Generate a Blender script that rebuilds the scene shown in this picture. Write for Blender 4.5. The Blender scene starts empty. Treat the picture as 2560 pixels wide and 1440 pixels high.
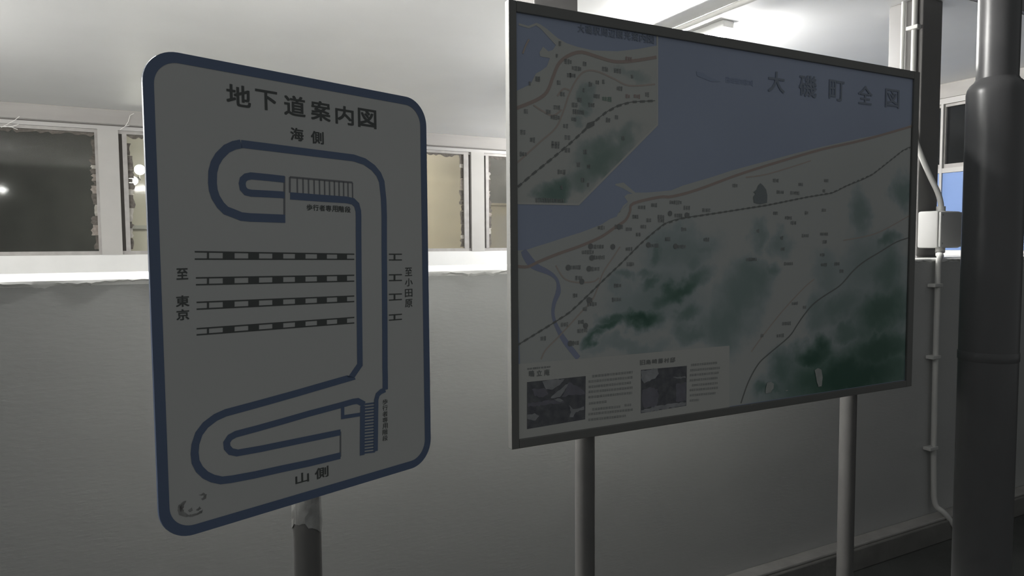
import bpy, bmesh, math, random
from mathutils import Vector, Matrix
from mathutils.geometry import tessellate_polygon
random.seed(7)
SC = bpy.context.scene
COL = SC.collection
FLOOR_Z = -0.13

# ------------------------------------------------------------------ camera
cd = bpy.data.cameras.new('camera')
cam = bpy.data.objects.new('camera', cd)
COL.objects.link(cam)
cd.sensor_width = 36.0
cd.lens = 36.0 * 1752.1 / 2560.0
cd.clip_start = 0.05
YAW, PITCH, ROLL = 0.483840, 0.0591402, 0.00708762
fw = Vector((math.sin(YAW) * math.cos(PITCH), math.cos(YAW) * math.cos(PITCH), -math.sin(PITCH)))
rt = Vector((math.cos(YAW), -math.sin(YAW), 0))
up = rt.cross(fw)
r2 = math.cos(ROLL) * rt - math.sin(ROLL) * up
u2 = math.cos(ROLL) * up + math.sin(ROLL) * rt
cam.matrix_world = Matrix(((r2.x, u2.x, -fw.x, 0), (r2.y, u2.y, -fw.y, 0), (r2.z, u2.z, -fw.z, 1.6), (0, 0, 0, 1)))
SC.camera = cam

# ------------------------------------------------------------------ night sky and exposure
SC.view_settings.view_transform = 'Standard'
SC.view_settings.look = 'None'
SC.view_settings.gamma = 1.0
SC.view_settings.use_curve_mapping = False
SC.view_settings.exposure = 0.0
W = bpy.data.worlds.new('night_sky')
SC.world = W
W.use_nodes = True
bg = W.node_tree.nodes['Background']
bg.inputs['Color'].default_value = (0.97, 1.0, 1.0, 1)
bg.inputs['Strength'].default_value = 0.14
FILL_HALL_BACK = 1000.0  # added fill tube, unseen behind the map board, evens out the ceiling light
TUBE_HALL = 780.0      # brightness of the tube that shows above the map board
TUBE_HALL_LEFT = 900.0  # the next tube of the row, left of the frame
FILL_HALL_MIDDLE = 900.0 # added fill tube above the frame, brightens the ceiling and ledge
TUBE_EAVES_LEFT = 170.0
FILL_YARD = 300.0       # added fill tube outside the far windows, lights the beige house wall
TUBE_OUTSIDE = 150.0    # the tube under the eaves, left of the frame

# ------------------------------------------------------------------ materials
def mat(name, color, rough=0.6, metal=0.0, var=0.0, vscale=6.0, stretch=(1, 1, 1), bump=0.0, bscale=60.0, bdist=0.002,
        bstretch=(1, 1, 1), spec=0.5, emit=0.0, var2=None):
    m = bpy.data.materials.new(name)
    m.use_nodes = True
    nt = m.node_tree
    b = nt.nodes['Principled BSDF']
    b.inputs['Base Color'].default_value = (*color, 1)
    b.inputs['Roughness'].default_value = rough
    b.inputs['Metallic'].default_value = metal
    b.inputs['Specular IOR Level'].default_value = spec
    if emit:
        b.inputs['Emission Color'].default_value = (*color, 1)
        b.inputs['Emission Strength'].default_value = emit
    if var or bump:
        tc = nt.nodes.new('ShaderNodeTexCoord')
    if var:
        mp = nt.nodes.new('ShaderNodeMapping'); mp.inputs['Scale'].default_value = stretch
        nt.links.new(tc.outputs['Object'], mp.inputs['Vector'])
        n = nt.nodes.new('ShaderNodeTexNoise')
        n.inputs['Scale'].default_value = vscale; n.inputs['Detail'].default_value = 6
        nt.links.new(mp.outputs['Vector'], n.inputs['Vector'])
        r = nt.nodes.new('ShaderNodeMapRange')
        r.inputs['From Min'].default_value = 0.3; r.inputs['From Max'].default_value = 0.7
        nt.links.new(n.outputs['Fac'], r.inputs['Value'])
        mx = nt.nodes.new('ShaderNodeMix'); mx.data_type = 'RGBA'
        c2 = var2 or tuple(c * (1 - var) for c in color)
        mx.inputs['A'].default_value = (*color, 1); mx.inputs['B'].default_value = (*c2, 1)
        nt.links.new(r.outputs['Result'], mx.inputs['Factor'])
        nt.links.new(mx.outputs['Result'], b.inputs['Base Color'])
    if bump:
        mp = nt.nodes.new('ShaderNodeMapping'); mp.inputs['Scale'].default_value = bstretch
        nt.links.new(tc.outputs['Object'], mp.inputs['Vector'])
        n = nt.nodes.new('ShaderNodeTexNoise')
        n.inputs['Scale'].default_value = bscale; n.inputs['Detail'].default_value = 5
        nt.links.new(mp.outputs['Vector'], n.inputs['Vector'])
        bp = nt.nodes.new('ShaderNodeBump'); bp.inputs['Strength'].default_value = bump
        bp.inputs['Distance'].default_value = bdist
        nt.links.new(n.outputs['Fac'], bp.inputs['Height'])
        nt.links.new(bp.outputs['Normal'], b.inputs['Normal'])
    return m

def blob_mat(name, base, blobs, stops, ox, oz, rough=0.4):
    """printed relief shading of a map: soft ellipses of green in the plane of the board"""
    m = bpy.data.materials.new(name); m.use_nodes = True
    nt = m.node_tree; N = nt.nodes; L = nt.links
    b = N['Principled BSDF']; b.inputs['Roughness'].default_value = rough
    tc = N.new('ShaderNodeTexCoord')
    def noise(sc, amt):
        n = N.new('ShaderNodeTexNoise'); n.inputs['Scale'].default_value = sc; n.inputs['Detail'].default_value = 5
        L.new(tc.outputs['Object'], n.inputs['Vector'])
        s = N.new('ShaderNodeVectorMath'); s.operation = 'SUBTRACT'; s.inputs[1].default_value = (0.5, 0.5, 0.5)
        L.new(n.outputs['Color'], s.inputs[0])
        k = N.new('ShaderNodeVectorMath'); k.operation = 'SCALE'; k.inputs['Scale'].default_value = amt
        L.new(s.outputs[0], k.inputs[0])
        return k.outputs[0]
    a = N.new('ShaderNodeVectorMath'); a.operation = 'ADD'
    L.new(tc.outputs['Object'], a.inputs[0]); L.new(noise(9, 0.14), a.inputs[1])
    a2 = N.new('ShaderNodeVectorMath'); a2.operation = 'ADD'
    L.new(a.outputs[0], a2.inputs[0]); L.new(noise(28, 0.045), a2.inputs[1])
    acc = None
    for cx, cz, ln, wd, ang, s in blobs:
        mp = N.new('ShaderNodeMapping'); mp.vector_type = 'TEXTURE'
        mp.inputs['Location'].default_value = (cx / 1000 - ox, 0, cz / 1000 - oz)
        mp.inputs['Rotation'].default_value = (0, -ang, 0)
        mp.inputs['Scale'].default_value = (max(ln, 20) / 1000 * 1.25, 1, max(wd, 15) / 1000 * 1.25)
        L.new(a2.outputs[0], mp.inputs['Vector'])
        ln_ = N.new('ShaderNodeVectorMath'); ln_.operation = 'LENGTH'; L.new(mp.outputs[0], ln_.inputs[0])
        r = N.new('ShaderNodeMapRange'); r.interpolation_type = 'SMOOTHSTEP'
        r.inputs['From Min'].default_value = 0.1; r.inputs['From Max'].default_value = 1.15
        r.inputs['To Min'].default_value = s; r.inputs['To Max'].default_value = 0
        L.new(ln_.outputs['Value'], r.inputs['Value'])
        if acc is None: acc = r.outputs[0]
        else:
            q = N.new('ShaderNodeMath'); q.operation = 'SMOOTH_MAX'; q.inputs[2].default_value = 0.12
            L.new(acc, q.inputs[0]); L.new(r.outputs[0], q.inputs[1]); acc = q.outputs[0]
    rp = N.new('ShaderNodeValToRGB')
    rp.color_ramp.elements[0].position = 0.02; rp.color_ramp.elements[0].color = (*base, 1)
    rp.color_ramp.elements[1].position = stops[-1][0]; rp.color_ramp.elements[1].color = (*stops[-1][1], 1)
    for p, c in stops[:-1]:
        e = rp.color_ramp.elements.new(p); e.color = (*c, 1)
    L.new(acc, rp.inputs['Fac']); L.new(rp.outputs['Color'], b.inputs['Base Color'])
    return m

def glass_mat(name, tint=(0.8, 0.82, 0.8), dirt=0.25, rough=0.06, dirtcol=(0.5, 0.48, 0.44)):
    m = bpy.data.materials.new(name); m.use_nodes = True
    nt = m.node_tree; N = nt.nodes; L = nt.links
    N.remove(N['Principled BSDF']); out = N['Material Output']
    tr = N.new('ShaderNodeBsdfTransparent'); tr.inputs['Color'].default_value = (*tint, 1)
    gl = N.new('ShaderNodeBsdfGlossy'); gl.inputs['Roughness'].default_value = rough
    df = N.new('ShaderNodeBsdfDiffuse'); df.inputs['Color'].default_value = (*dirtcol, 1)
    fr = N.new('ShaderNodeFresnel'); fr.inputs['IOR'].default_value = 1.5
    m1 = N.new('ShaderNodeMixShader'); L.new(fr.outputs[0], m1.inputs[0]); L.new(tr.outputs[0], m1.inputs[1]); L.new(gl.outputs[0], m1.inputs[2])
    tc = N.new('ShaderNodeTexCoord'); n = N.new('ShaderNodeTexNoise'); n.inputs['Scale'].default_value = 2.2; n.inputs['Detail'].default_value = 7
    L.new(tc.outputs['Object'], n.inputs['Vector'])
    r = N.new('ShaderNodeMapRange'); r.inputs['From Min'].default_value = 0.3; r.inputs['From Max'].default_value = 0.75
    r.inputs['To Min'].default_value = dirt * 0.4; r.inputs['To Max'].default_value = dirt
    L.new(n.outputs['Fac'], r.inputs['Value'])
    m2 = N.new('ShaderNodeMixShader'); L.new(r.outputs[0], m2.inputs[0]); L.new(m1.outputs[0], m2.inputs[1]); L.new(df.outputs[0], m2.inputs[2])
    L.new(m2.outputs[0], out.inputs['Surface'])
    return m

WHITE = (0.70, 0.70, 0.685)
M = dict(
    ceiling=mat('ceiling_paint', (0.79, 0.79, 0.785), 0.45, spec=0.4, var=0.04, vscale=2, bump=0.15, bscale=30),
    white_wall=mat('white_wall_paint', (0.74, 0.74, 0.725), 0.5, var=0.06, vscale=4),
    stucco=mat('grey_wall_paint', (0.44, 0.445, 0.435), 0.62, var=0.06, vscale=3, stretch=(0.5, 1, 1.6), bump=0.3, bscale=60, bdist=0.002, bstretch=(0.45, 1, 1.6)),
    ledge=mat('ledge_paint', (0.75, 0.75, 0.73), 0.55, var=0.05, bump=0.3, bscale=40),
    column=mat('column_paint', (0.20, 0.193, 0.19), 0.45, var=0.06, vscale=5),
    fascia=mat('beam_paint', (0.33, 0.315, 0.30), 0.55, var=0.12, vscale=5, stretch=(0.3, 1, 2)),
    mullion=mat('mullion_paint', (0.40, 0.39, 0.37), 0.5, var=0.05),
    frame=mat('window_frame_aluminium', (0.36, 0.345, 0.33), 0.45, 0.2, var=0.2, vscale=12),
    frame_light=mat('pale_frame_aluminium', (0.40, 0.39, 0.38), 0.4, 0.2),
    dark_shade=mat('dark_shade_paint', (0.10, 0.092, 0.085), 0.7),  # dark tone for recess shade and the beam's shadow line, also the lamp stems
    patch_dark=mat('dirty_sealant', (0.14, 0.125, 0.11), 0.8, var=0.5, vscale=30),
    patch_mid=mat('brown_sealant', (0.32, 0.28, 0.25), 0.8, var=0.4, vscale=30),
    patch_light=mat('pale_sealant', (0.42, 0.40, 0.36), 0.7, var=0.3, vscale=30),
    glass=glass_mat('dusty_window_glass', dirt=0.035),
    glass_dirty=glass_mat('filmed_window_glass', (0.86, 0.85, 0.80), dirt=0.12, dirtcol=(0.50, 0.48, 0.43)),
    glass_dark=glass_mat('dark_window_glass', (0.35, 0.38, 0.4), dirt=0.05, dirtcol=(0.25, 0.26, 0.27)),
    blue_panel=mat('blue_panel_paint', (0.155, 0.25, 0.50), 0.45, var=0.08, vscale=4),
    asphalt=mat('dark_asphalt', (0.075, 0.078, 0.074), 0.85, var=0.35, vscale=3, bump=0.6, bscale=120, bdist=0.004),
    kerb=mat('worn_concrete_kerb', (0.20, 0.197, 0.185), 0.8, var=0.25, vscale=7, bump=0.4, bscale=50, bdist=0.004),
    kerb_highlight=mat('kerb_highlight_concrete', (0.40, 0.39, 0.37), 0.8, var=0.2, vscale=9),  # highlight along the kerb top, put into a paler colour
    pole=mat('grey_painted_pole', (0.145, 0.145, 0.147), 0.32, var=0.1, vscale=6, stretch=(1, 1, 0.3)),
    post=mat('galvanised_post', (0.21, 0.205, 0.20), 0.4, 0.15, var=0.12, vscale=9),
    board_frame=mat('bronze_grey_frame', (0.22, 0.22, 0.21), 0.45, 0.1, var=0.08, vscale=8),
    pipe=mat('pale_grey_conduit', (0.56, 0.56, 0.54), 0.5, var=0.08),
    box=mat('pale_junction_box', (0.46, 0.46, 0.45), 0.45, var=0.05),
    screw=mat('steel_screw', (0.4, 0.4, 0.4), 0.35, 0.8),
    tape=mat('silver_tape', (0.62, 0.62, 0.60), 0.35, 0.35, var=0.3, vscale=25, bump=0.6, bscale=35, bdist=0.006),
    panel=mat('white_sign_enamel', (0.76, 0.765, 0.745), 0.42, var=0.03, vscale=3),
    blue=mat('blue_sign_ink', (0.165, 0.225, 0.36), 0.42, var=0.05, vscale=4),
    ink=mat('black_sign_ink', (0.125, 0.135, 0.13), 0.5, var=0.1),
    ink_soft=mat('grey_sign_ink', (0.27, 0.275, 0.29), 0.5),
    worn=mat('worn_dark_mark', (0.20, 0.20, 0.195), 0.6, var=0.5, vscale=60, var2=(0.5, 0.5, 0.49)),
    sea=mat('map_sea_ink', (0.46, 0.53, 0.70), 0.36, var=0.07, vscale=2),
    river=mat('map_river_ink', (0.38, 0.42, 0.58), 0.4),
    red=mat('map_red_road_ink', (0.52, 0.42, 0.38), 0.4),
    brown=mat('map_brown_road_ink', (0.60, 0.52, 0.47), 0.4),
    rail=mat('map_rail_ink', (0.25, 0.26, 0.25), 0.4),
    mark=mat('map_label_ink', (0.24, 0.255, 0.255), 0.4, var=0.35, vscale=60, var2=(0.45, 0.46, 0.45)),
    dot=mat('map_symbol_ink', (0.28, 0.29, 0.285), 0.4),
    tree=mat('map_tree_ink', (0.28, 0.31, 0.32), 0.4),
    greenmark=mat('map_green_ink', (0.30, 0.40, 0.34), 0.4),
    redmark=mat('map_red_label_ink', (0.52, 0.40, 0.38), 0.4),
    title=mat('map_title_ink', (0.29, 0.335, 0.42), 0.4),
    faint=mat('map_faded_ink', (0.39, 0.46, 0.63), 0.4),
    info=mat('map_info_paper', (0.73, 0.73, 0.69), 0.4, var=0.03),
    photo=mat('photo_dark_ink', (0.12, 0.12, 0.145), 0.4, var=0.35, vscale=40, var2=(0.21, 0.22, 0.225)),
    photo_mid=mat('photo_mid_ink', (0.28, 0.275, 0.32), 0.4, var=0.2, vscale=30),
    photo_light=mat('photo_light_ink', (0.50, 0.51, 0.53), 0.4, var=0.3, vscale=30),
    scrape=mat('scraped_white', (0.60, 0.63, 0.60), 0.6, var=0.15, vscale=40),
    tube=mat('lit_tube_hall', (1.0, 0.99, 0.96), 0.4, emit=TUBE_HALL),
    fill_back=mat('fill_tube_hall_back', (1.0, 0.985, 0.95), 0.4, emit=FILL_HALL_BACK),
    tube_left=mat('lit_tube_hall_left', (1.0, 0.985, 0.95), 0.4, emit=TUBE_HALL_LEFT),
    fill_mid=mat('fill_tube_hall_middle', (1.0, 0.985, 0.95), 0.4, emit=FILL_HALL_MIDDLE),
    tube_out=mat('lit_tube_outside', (1.0, 0.99, 0.96), 0.4, emit=TUBE_OUTSIDE),
    tube_eaves=mat('lit_tube_left_eaves', (1.0, 0.99, 0.96), 0.4, emit=TUBE_EAVES_LEFT),
    fill_yard=mat('fill_tube_yard', (1.0, 0.95, 0.86), 0.4, emit=FILL_YARD),
    lamp_body=mat('lamp_white_enamel', (0.72, 0.72, 0.71), 0.4),
    beige=mat('beige_render_wall', (0.54, 0.505, 0.44), 0.8, var=0.08, vscale=1.5),
    globe=mat('lit_globe', (1.0, 0.95, 0.85), 0.4, emit=40.0),
    web=mat('cobweb_silk', (0.8, 0.79, 0.76), 0.7),
    roof=mat('roof_fascia_paint', (0.42, 0.40, 0.41), 0.6, var=0.1),
)

# ------------------------------------------------------------------ mesh helpers
class MB:
    def __init__(self): self.v = []; self.f = []
    def add(self, vs, fs):
        n = len(self.v); self.v += [tuple(p) for p in vs]; self.f += [tuple(i + n for i in q) for q in fs]
    def box(self, x0, x1, y0, y1, z0, z1, bev=0.0):
        if bev <= 0:
            self.add([(x, y, z) for x in (x0, x1) for y in (y0, y1) for z in (z0, z1)],
                     [(0, 1, 3, 2), (4, 6, 7, 5), (0, 4, 5, 1), (2, 3, 7, 6), (0, 2, 6, 4), (1, 5, 7, 3)])
            return self
        bm = bmesh.new(); bmesh.ops.create_cube(bm, size=1.0)
        for v in bm.verts:
            v.co = ((x0 + x1) / 2 + v.co.x * (x1 - x0), (y0 + y1) / 2 + v.co.y * (y1 - y0), (z0 + z1) / 2 + v.co.z * (z1 - z0))
        bmesh.ops.bevel(bm, geom=bm.edges[:], offset=bev, segments=2, affect='EDGES', profile=0.5)
        bm.verts.index_update()
        self.add([v.co[:] for v in bm.verts], [[v.index for v in f.verts] for f in bm.faces]); bm.free()
        return self
    def lathe(self, cx, cy, prof, n=32):
        vs = []; fs = []
        for r, z in prof:
            for k in range(n):
                a = 2 * math.pi * k / n; vs.append((cx + r * math.cos(a), cy + r * math.sin(a), z))
        for i in range(len(prof) - 1):
            for k in range(n):
                fs.append((i * n + k, i * n + (k + 1) % n, (i + 1) * n + (k + 1) % n, (i + 1) * n + k))
        fs.append(tuple(range(n))[::-1]); fs.append(tuple((len(prof) - 1) * n + k for k in range(n)))
        self.add(vs, fs); return self
    def tube(self, pts, r, n=12):
        pts = [Vector(p) for p in pts]; vs = []; fs = []
        ref = None
        for i, p in enumerate(pts):
            t = (pts[min(i + 1, len(pts) - 1)] - pts[max(i - 1, 0)]).normalized()
            if ref is None: ref = t.orthogonal().normalized()
            ref = (ref - t * ref.dot(t)).normalized(); b = t.cross(ref)
            for k in range(n):
                a = 2 * math.pi * k / n; q = p + (ref * math.cos(a) + b * math.sin(a)) * r; vs.append(q[:])
        for i in range(len(pts) - 1):
            for k in range(n):
                fs.append((i * n + k, i * n + (k + 1) % n, (i + 1) * n + (k + 1) % n, (i + 1) * n + k))
        fs.append(tuple(range(n))[::-1]); fs.append(tuple((len(pts) - 1) * n + k for k in range(n)))
        self.add(vs, fs); return self
    # flat print in the x-z plane of a board, at local depth y, facing -y
    def flat(self, pts, y):
        vs = [Vector((p[0], p[1], 0)) for p in pts]
        tris = tessellate_polygon([vs])
        out = []
        for a, b, c in tris:
            A, B, C = vs[a], vs[b], vs[c]
            s = (B.x - A.x) * (C.y - A.y) - (B.y - A.y) * (C.x - A.x)
            if abs(s) < 1e-12: continue
            out.append((a, b, c) if s > 0 else (a, c, b))
        self.add([(p[0], y, p[1]) for p in pts], out); return self
    def ribbon(self, pts, w, y, smooth=0, closed=False):
        P = [Vector((p[0], p[1])) for p in pts]
        ws = list(w) if isinstance(w, (list, tuple)) else [w] * len(P)
        if smooth and len(P) > 2:
            Q = []; V = []
            for i in range(len(P) - 1):
                p0, p1, p2, p3 = P[max(i - 1, 0)], P[i], P[i + 1], P[min(i + 2, len(P) - 1)]
                for k in range(smooth):
                    t = k / smooth
                    q = 0.5 * ((2 * p1) + (p2 - p0) * t + (2 * p0 - 5 * p1 + 4 * p2 - p3) * t * t + (3 * p1 - p0 - 3 * p2 + p3) * t ** 3)
                    Q.append(q); V.append(ws[i] * (1 - t) + ws[i + 1] * t)
            Q.append(P[-1]); V.append(ws[-1]); P, ws = Q, V
        n = len(P); vs = []
        for i in range(n):
            d0 = (P[i] - P[i - 1]).normalized() if (i > 0 or closed) else None
            d1 = (P[(i + 1) % n] - P[i]).normalized() if (i < n - 1 or closed) else None
            d0 = d0 or d1; d1 = d1 or d0
            n0 = Vector((-d0.y, d0.x)); n1 = Vector((-d1.y, d1.x)); m = n0 + n1
            m = n0 if m.length < 1e-6 else m.normalized()
            k = min(1.0 / max(m.dot(n0), 0.45), 2.2) * ws[i] / 2
            for s in (-1, 1):
                q = P[i] + m * k * s; vs.append((q.x, y, q.y))
        fs = [(2 * i, 2 * ((i + 1) % n), 2 * ((i + 1) % n) + 1, 2 * i + 1) for i in range(n if closed else n - 1)]
        self.add(vs, fs); return self
    def build(self, name, m, parent=None, smooth=False, world=True):
        me = bpy.data.meshes.new(name)
        vs = self.v
        if parent is not None and world:
            lo = parent.get('_o', None)
            if lo: vs = [(a - lo[0], b - lo[1], c - lo[2]) for a, b, c in vs]
        me.from_pydata(vs, [], self.f); me.update()
        me.materials.append(m if not isinstance(m, str) else M[m])
        if smooth:
            me.polygons.foreach_set('use_smooth', [True] * len(me.polygons))
            me.set_sharp_from_angle(angle=math.radians(35))
        o = bpy.data.objects.new(name, me); COL.objects.link(o)
        if parent is not None: o.parent = parent
        return o

ROOTS = []
def thing(name, label, cat, loc, rotz=0.0, group=None):
    o = bpy.data.objects.new(name, None); COL.objects.link(o)
    o.empty_display_size = 0.1
    o.location = loc; o.rotation_euler = (0, 0, rotz)
    o['label'] = label; o['category'] = cat
    if group: o['group'] = group
    o['_o'] = list(loc); ROOTS.append(o)
    return o
def struct(name, mb, m, label=None, smooth=False):
    o = mb.build(name, m, None, smooth); o['kind'] = 'structure'
    if label: o['label'] = label
    return o
def rrect(x0, x1, z0, z1, r, n=10):
    pts = []
    for cx, cz, a0 in ((x1 - r, z0 + r, -90), (x1 - r, z1 - r, 0), (x0 + r, z1 - r, 90), (x0 + r, z0 + r, 180)):
        for k in range(n + 1):
            a = math.radians(a0 + 90 * k / n); pts.append((cx + r * math.cos(a), cz + r * math.sin(a)))
    return pts
def prism(mb, pts, y0, y1):
    n = len(pts)
    mb.add([(p[0], y0, p[1]) for p in pts] + [(p[0], y1, p[1]) for p in pts],
           [tuple(range(n)), tuple(range(2 * n - 1, n - 1, -1))] + [(i, i + n, (i + 1) % n + n, (i + 1) % n) for i in range(n)])
_g = {}
def glyph(ch):
    if ch not in _g:
        c = bpy.data.curves.new('glyph', 'FONT'); c.body = ch; c.size = 1; c.resolution_u = 3
        o = bpy.data.objects.new('glyph', c); COL.objects.link(o)
        bpy.context.view_layer.update()
        me = bpy.data.meshes.new_from_object(o.evaluated_get(bpy.context.evaluated_depsgraph_get()))
        vs = [v.co[:2] for v in me.vertices]; fs = [tuple(p.vertices) for p in me.polygons]
        bpy.data.objects.remove(o); bpy.data.curves.remove(c); bpy.data.meshes.remove(me)
        xs = [v[0] for v in vs]; ys = [v[1] for v in vs]
        _g[ch] = (vs, fs, min(xs), max(xs), min(ys), max(ys))
    return _g[ch]
def put_glyph(mb, ch, cx, cz, w, h, y, bold=0.0):
    """one character; bold thickens its strokes by printing it again slightly shifted"""
    vs, fs, x0, x1, y0, y1 = glyph(ch)
    k = 0
    for dx, dz in ([(0, 0)] if not bold else [(-1, -1), (1, -1), (-1, 1), (1, 1), (0, 0)]):
        mb.add([(cx + ((v[0] - x0) / (x1 - x0) - 0.5) * w * (1 - 2 * bold) + dx * bold * w, y - 0.00002 * k,
                 cz + ((v[1] - y0) / (y1 - y0) - 0.5) * h * (1 - 2 * bold) + dz * bold * h) for v in vs], fs); k += 1

# ------------------------------------------------------------------ printed artwork, in millimetres on the boards
ART_ROUTE=[[[177.9,1805.1],[234.6,1804.2],[294.8,1803.1],[364.9,1801.9],[440.1,1800.6],[469.7,1794.9],[493,1782.9],[508.2,1768.7],[516.5,1752.3],[520.9,1713],[521.8,1673.2],[520.3,1606.4],[519.2,1520.5],[517.7,1405.3],[516.1,1318.3],[516.4,1295.1],[515.7,1264.1]],[[177.9,1805.1],[162.9,1800.7],[148,1792.7],[133.1,1777.3],[124.3,1762.6],[119.5,1746],[118.3,1725.1],[119.5,1711.2],[123.4,1698.6],[132.5,1683.8],[143,1673.6],[158.7,1668.3],[173.5,1662.8],[191.2,1661.5],[268.4,1660.7]],[[269.3,1741.9],[232.8,1743.2],[196.3,1743.9],[186,1741.2],[179.5,1735.5],[177.5,1727.5],[179,1718],[185.1,1711.6],[195.2,1709.7],[231.8,1709.9],[268.4,1709.7]],[[280.9,1708.5],[350.4,1707.1],[418.5,1706.2],[436.2,1703.7],[445.8,1695.9],[449.7,1682.3],[450.1,1671.3],[449.2,1634.2],[447.9,1551.2],[446.9,1439.8],[445.7,1332.7],[421.6,1307.1],[421.7,1306.9],[350.5,1299.6],[280.4,1292.3],[202.2,1285],[129.8,1278.8],[109.5,1273.4],[89.5,1262.2],[76.6,1248],[69.2,1228.7],[67.3,1212.4],[68.6,1195.3],[75.2,1179.7],[86.3,1165.7],[100,1155.2],[116.9,1147.2],[137.2,1144.4],[185.4,1141.1],[242.7,1139.2],[310.5,1136.1],[388.8,1134.7]],[[455.5,1239.2],[437.9,1250.3],[424.3,1250.9],[386,1248],[313.4,1243.9],[245.6,1238.6],[194.4,1235],[148.8,1232.4],[136.9,1228.5],[129.9,1219.9],[130.5,1209.7],[137.5,1200],[150.6,1194.2],[199.3,1191.6],[277.5,1189.9],[390.1,1187.3]]]
ART_ROUTE_W=[15.5,17,14,15,13.5]
ART_ROUTE2=[[[397.2,1244],[396.6,1220.5],[451,1217.8]],[[450.7,1236.7],[448.6,1180.6],[446.8,1122.5]],[[515.7,1264.1],[503,1261.6],[493.3,1255.7],[489,1244.4],[486.8,1183.2],[484.6,1123.6]]]
ART_ROUTE2_W=[8.5,13,12]
ART_THIN=[[[269,1748.1],[267.7,1704.1],[266.7,1667.7]],[[390.2,1189],[388.7,1131.8]],[[281.4,1747.2],[435.6,1745.6]],[[281.4,1747.2],[280.5,1714.8]],[[298.3,1746.6],[297.9,1711.6]],[[311.8,1746.4],[311.4,1711.4]],[[324.8,1746.3],[324.4,1711.3]],[[338.3,1746.1],[338,1711.1]],[[351.4,1746],[351.1,1710.9]],[[364,1745.9],[363.7,1710.7]],[[376.2,1745.7],[375.9,1710.6]],[[388.6,1745.6],[388.3,1710.4]],[[400.4,1745.5],[400.2,1710.2]],[[412.1,1745.4],[411.9,1710.1]],[[423.6,1745.2],[423.4,1709.9]],[[435.5,1745.1],[435.3,1709.7]]]
ART_STAIRS=[[[453.5,1239.6],[485.9,1237.4]],[[453.4,1232.5],[485.8,1230.3]],[[453.2,1225.5],[485.6,1223.1]],[[453,1218.5],[485.4,1216]],[[452.9,1211.4],[485.3,1208.8]],[[452.7,1204.4],[485.1,1201.7]],[[452.5,1197.3],[484.9,1194.5]],[[452.4,1190.3],[484.8,1187.4]],[[452.2,1183.2],[484.6,1180.2]],[[452,1176.2],[484.5,1173.1]],[[451.9,1169.1],[484.3,1165.9]],[[451.7,1162],[484.1,1158.7]],[[451.5,1155],[484,1151.5]],[[451.4,1147.9],[483.8,1144.4]],[[451.2,1140.8],[483.6,1137.2]],[[451,1133.8],[483.5,1130]],[[450.9,1126.7],[483.3,1122.8]]]
ART_RAILS=[[[80.4,1594.4],[436.6,1585.2]],[[80,1580.6],[436.3,1573.6]],[[533.3,1583.9],[572.3,1583.4]],[[533.1,1570.4],[572,1569.7]],[[81,1545.1],[435.4,1537.8]],[[80.6,1532.2],[435.1,1524.5]],[[532.3,1535.3],[571.2,1534.5]],[[532,1521.7],[571,1520.7]],[[80.6,1498.9],[434.3,1490.8]],[[80.2,1485.9],[434,1478.4]],[[531.3,1489.3],[570.3,1488.1]],[[531,1475.5],[570,1474.8]],[[79,1448.9],[433.1,1442.3]],[[78.6,1437.3],[432.8,1429.8]],[[530.2,1440.1],[569.3,1439.2]],[[530,1428],[569,1427.1]]]
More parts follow.
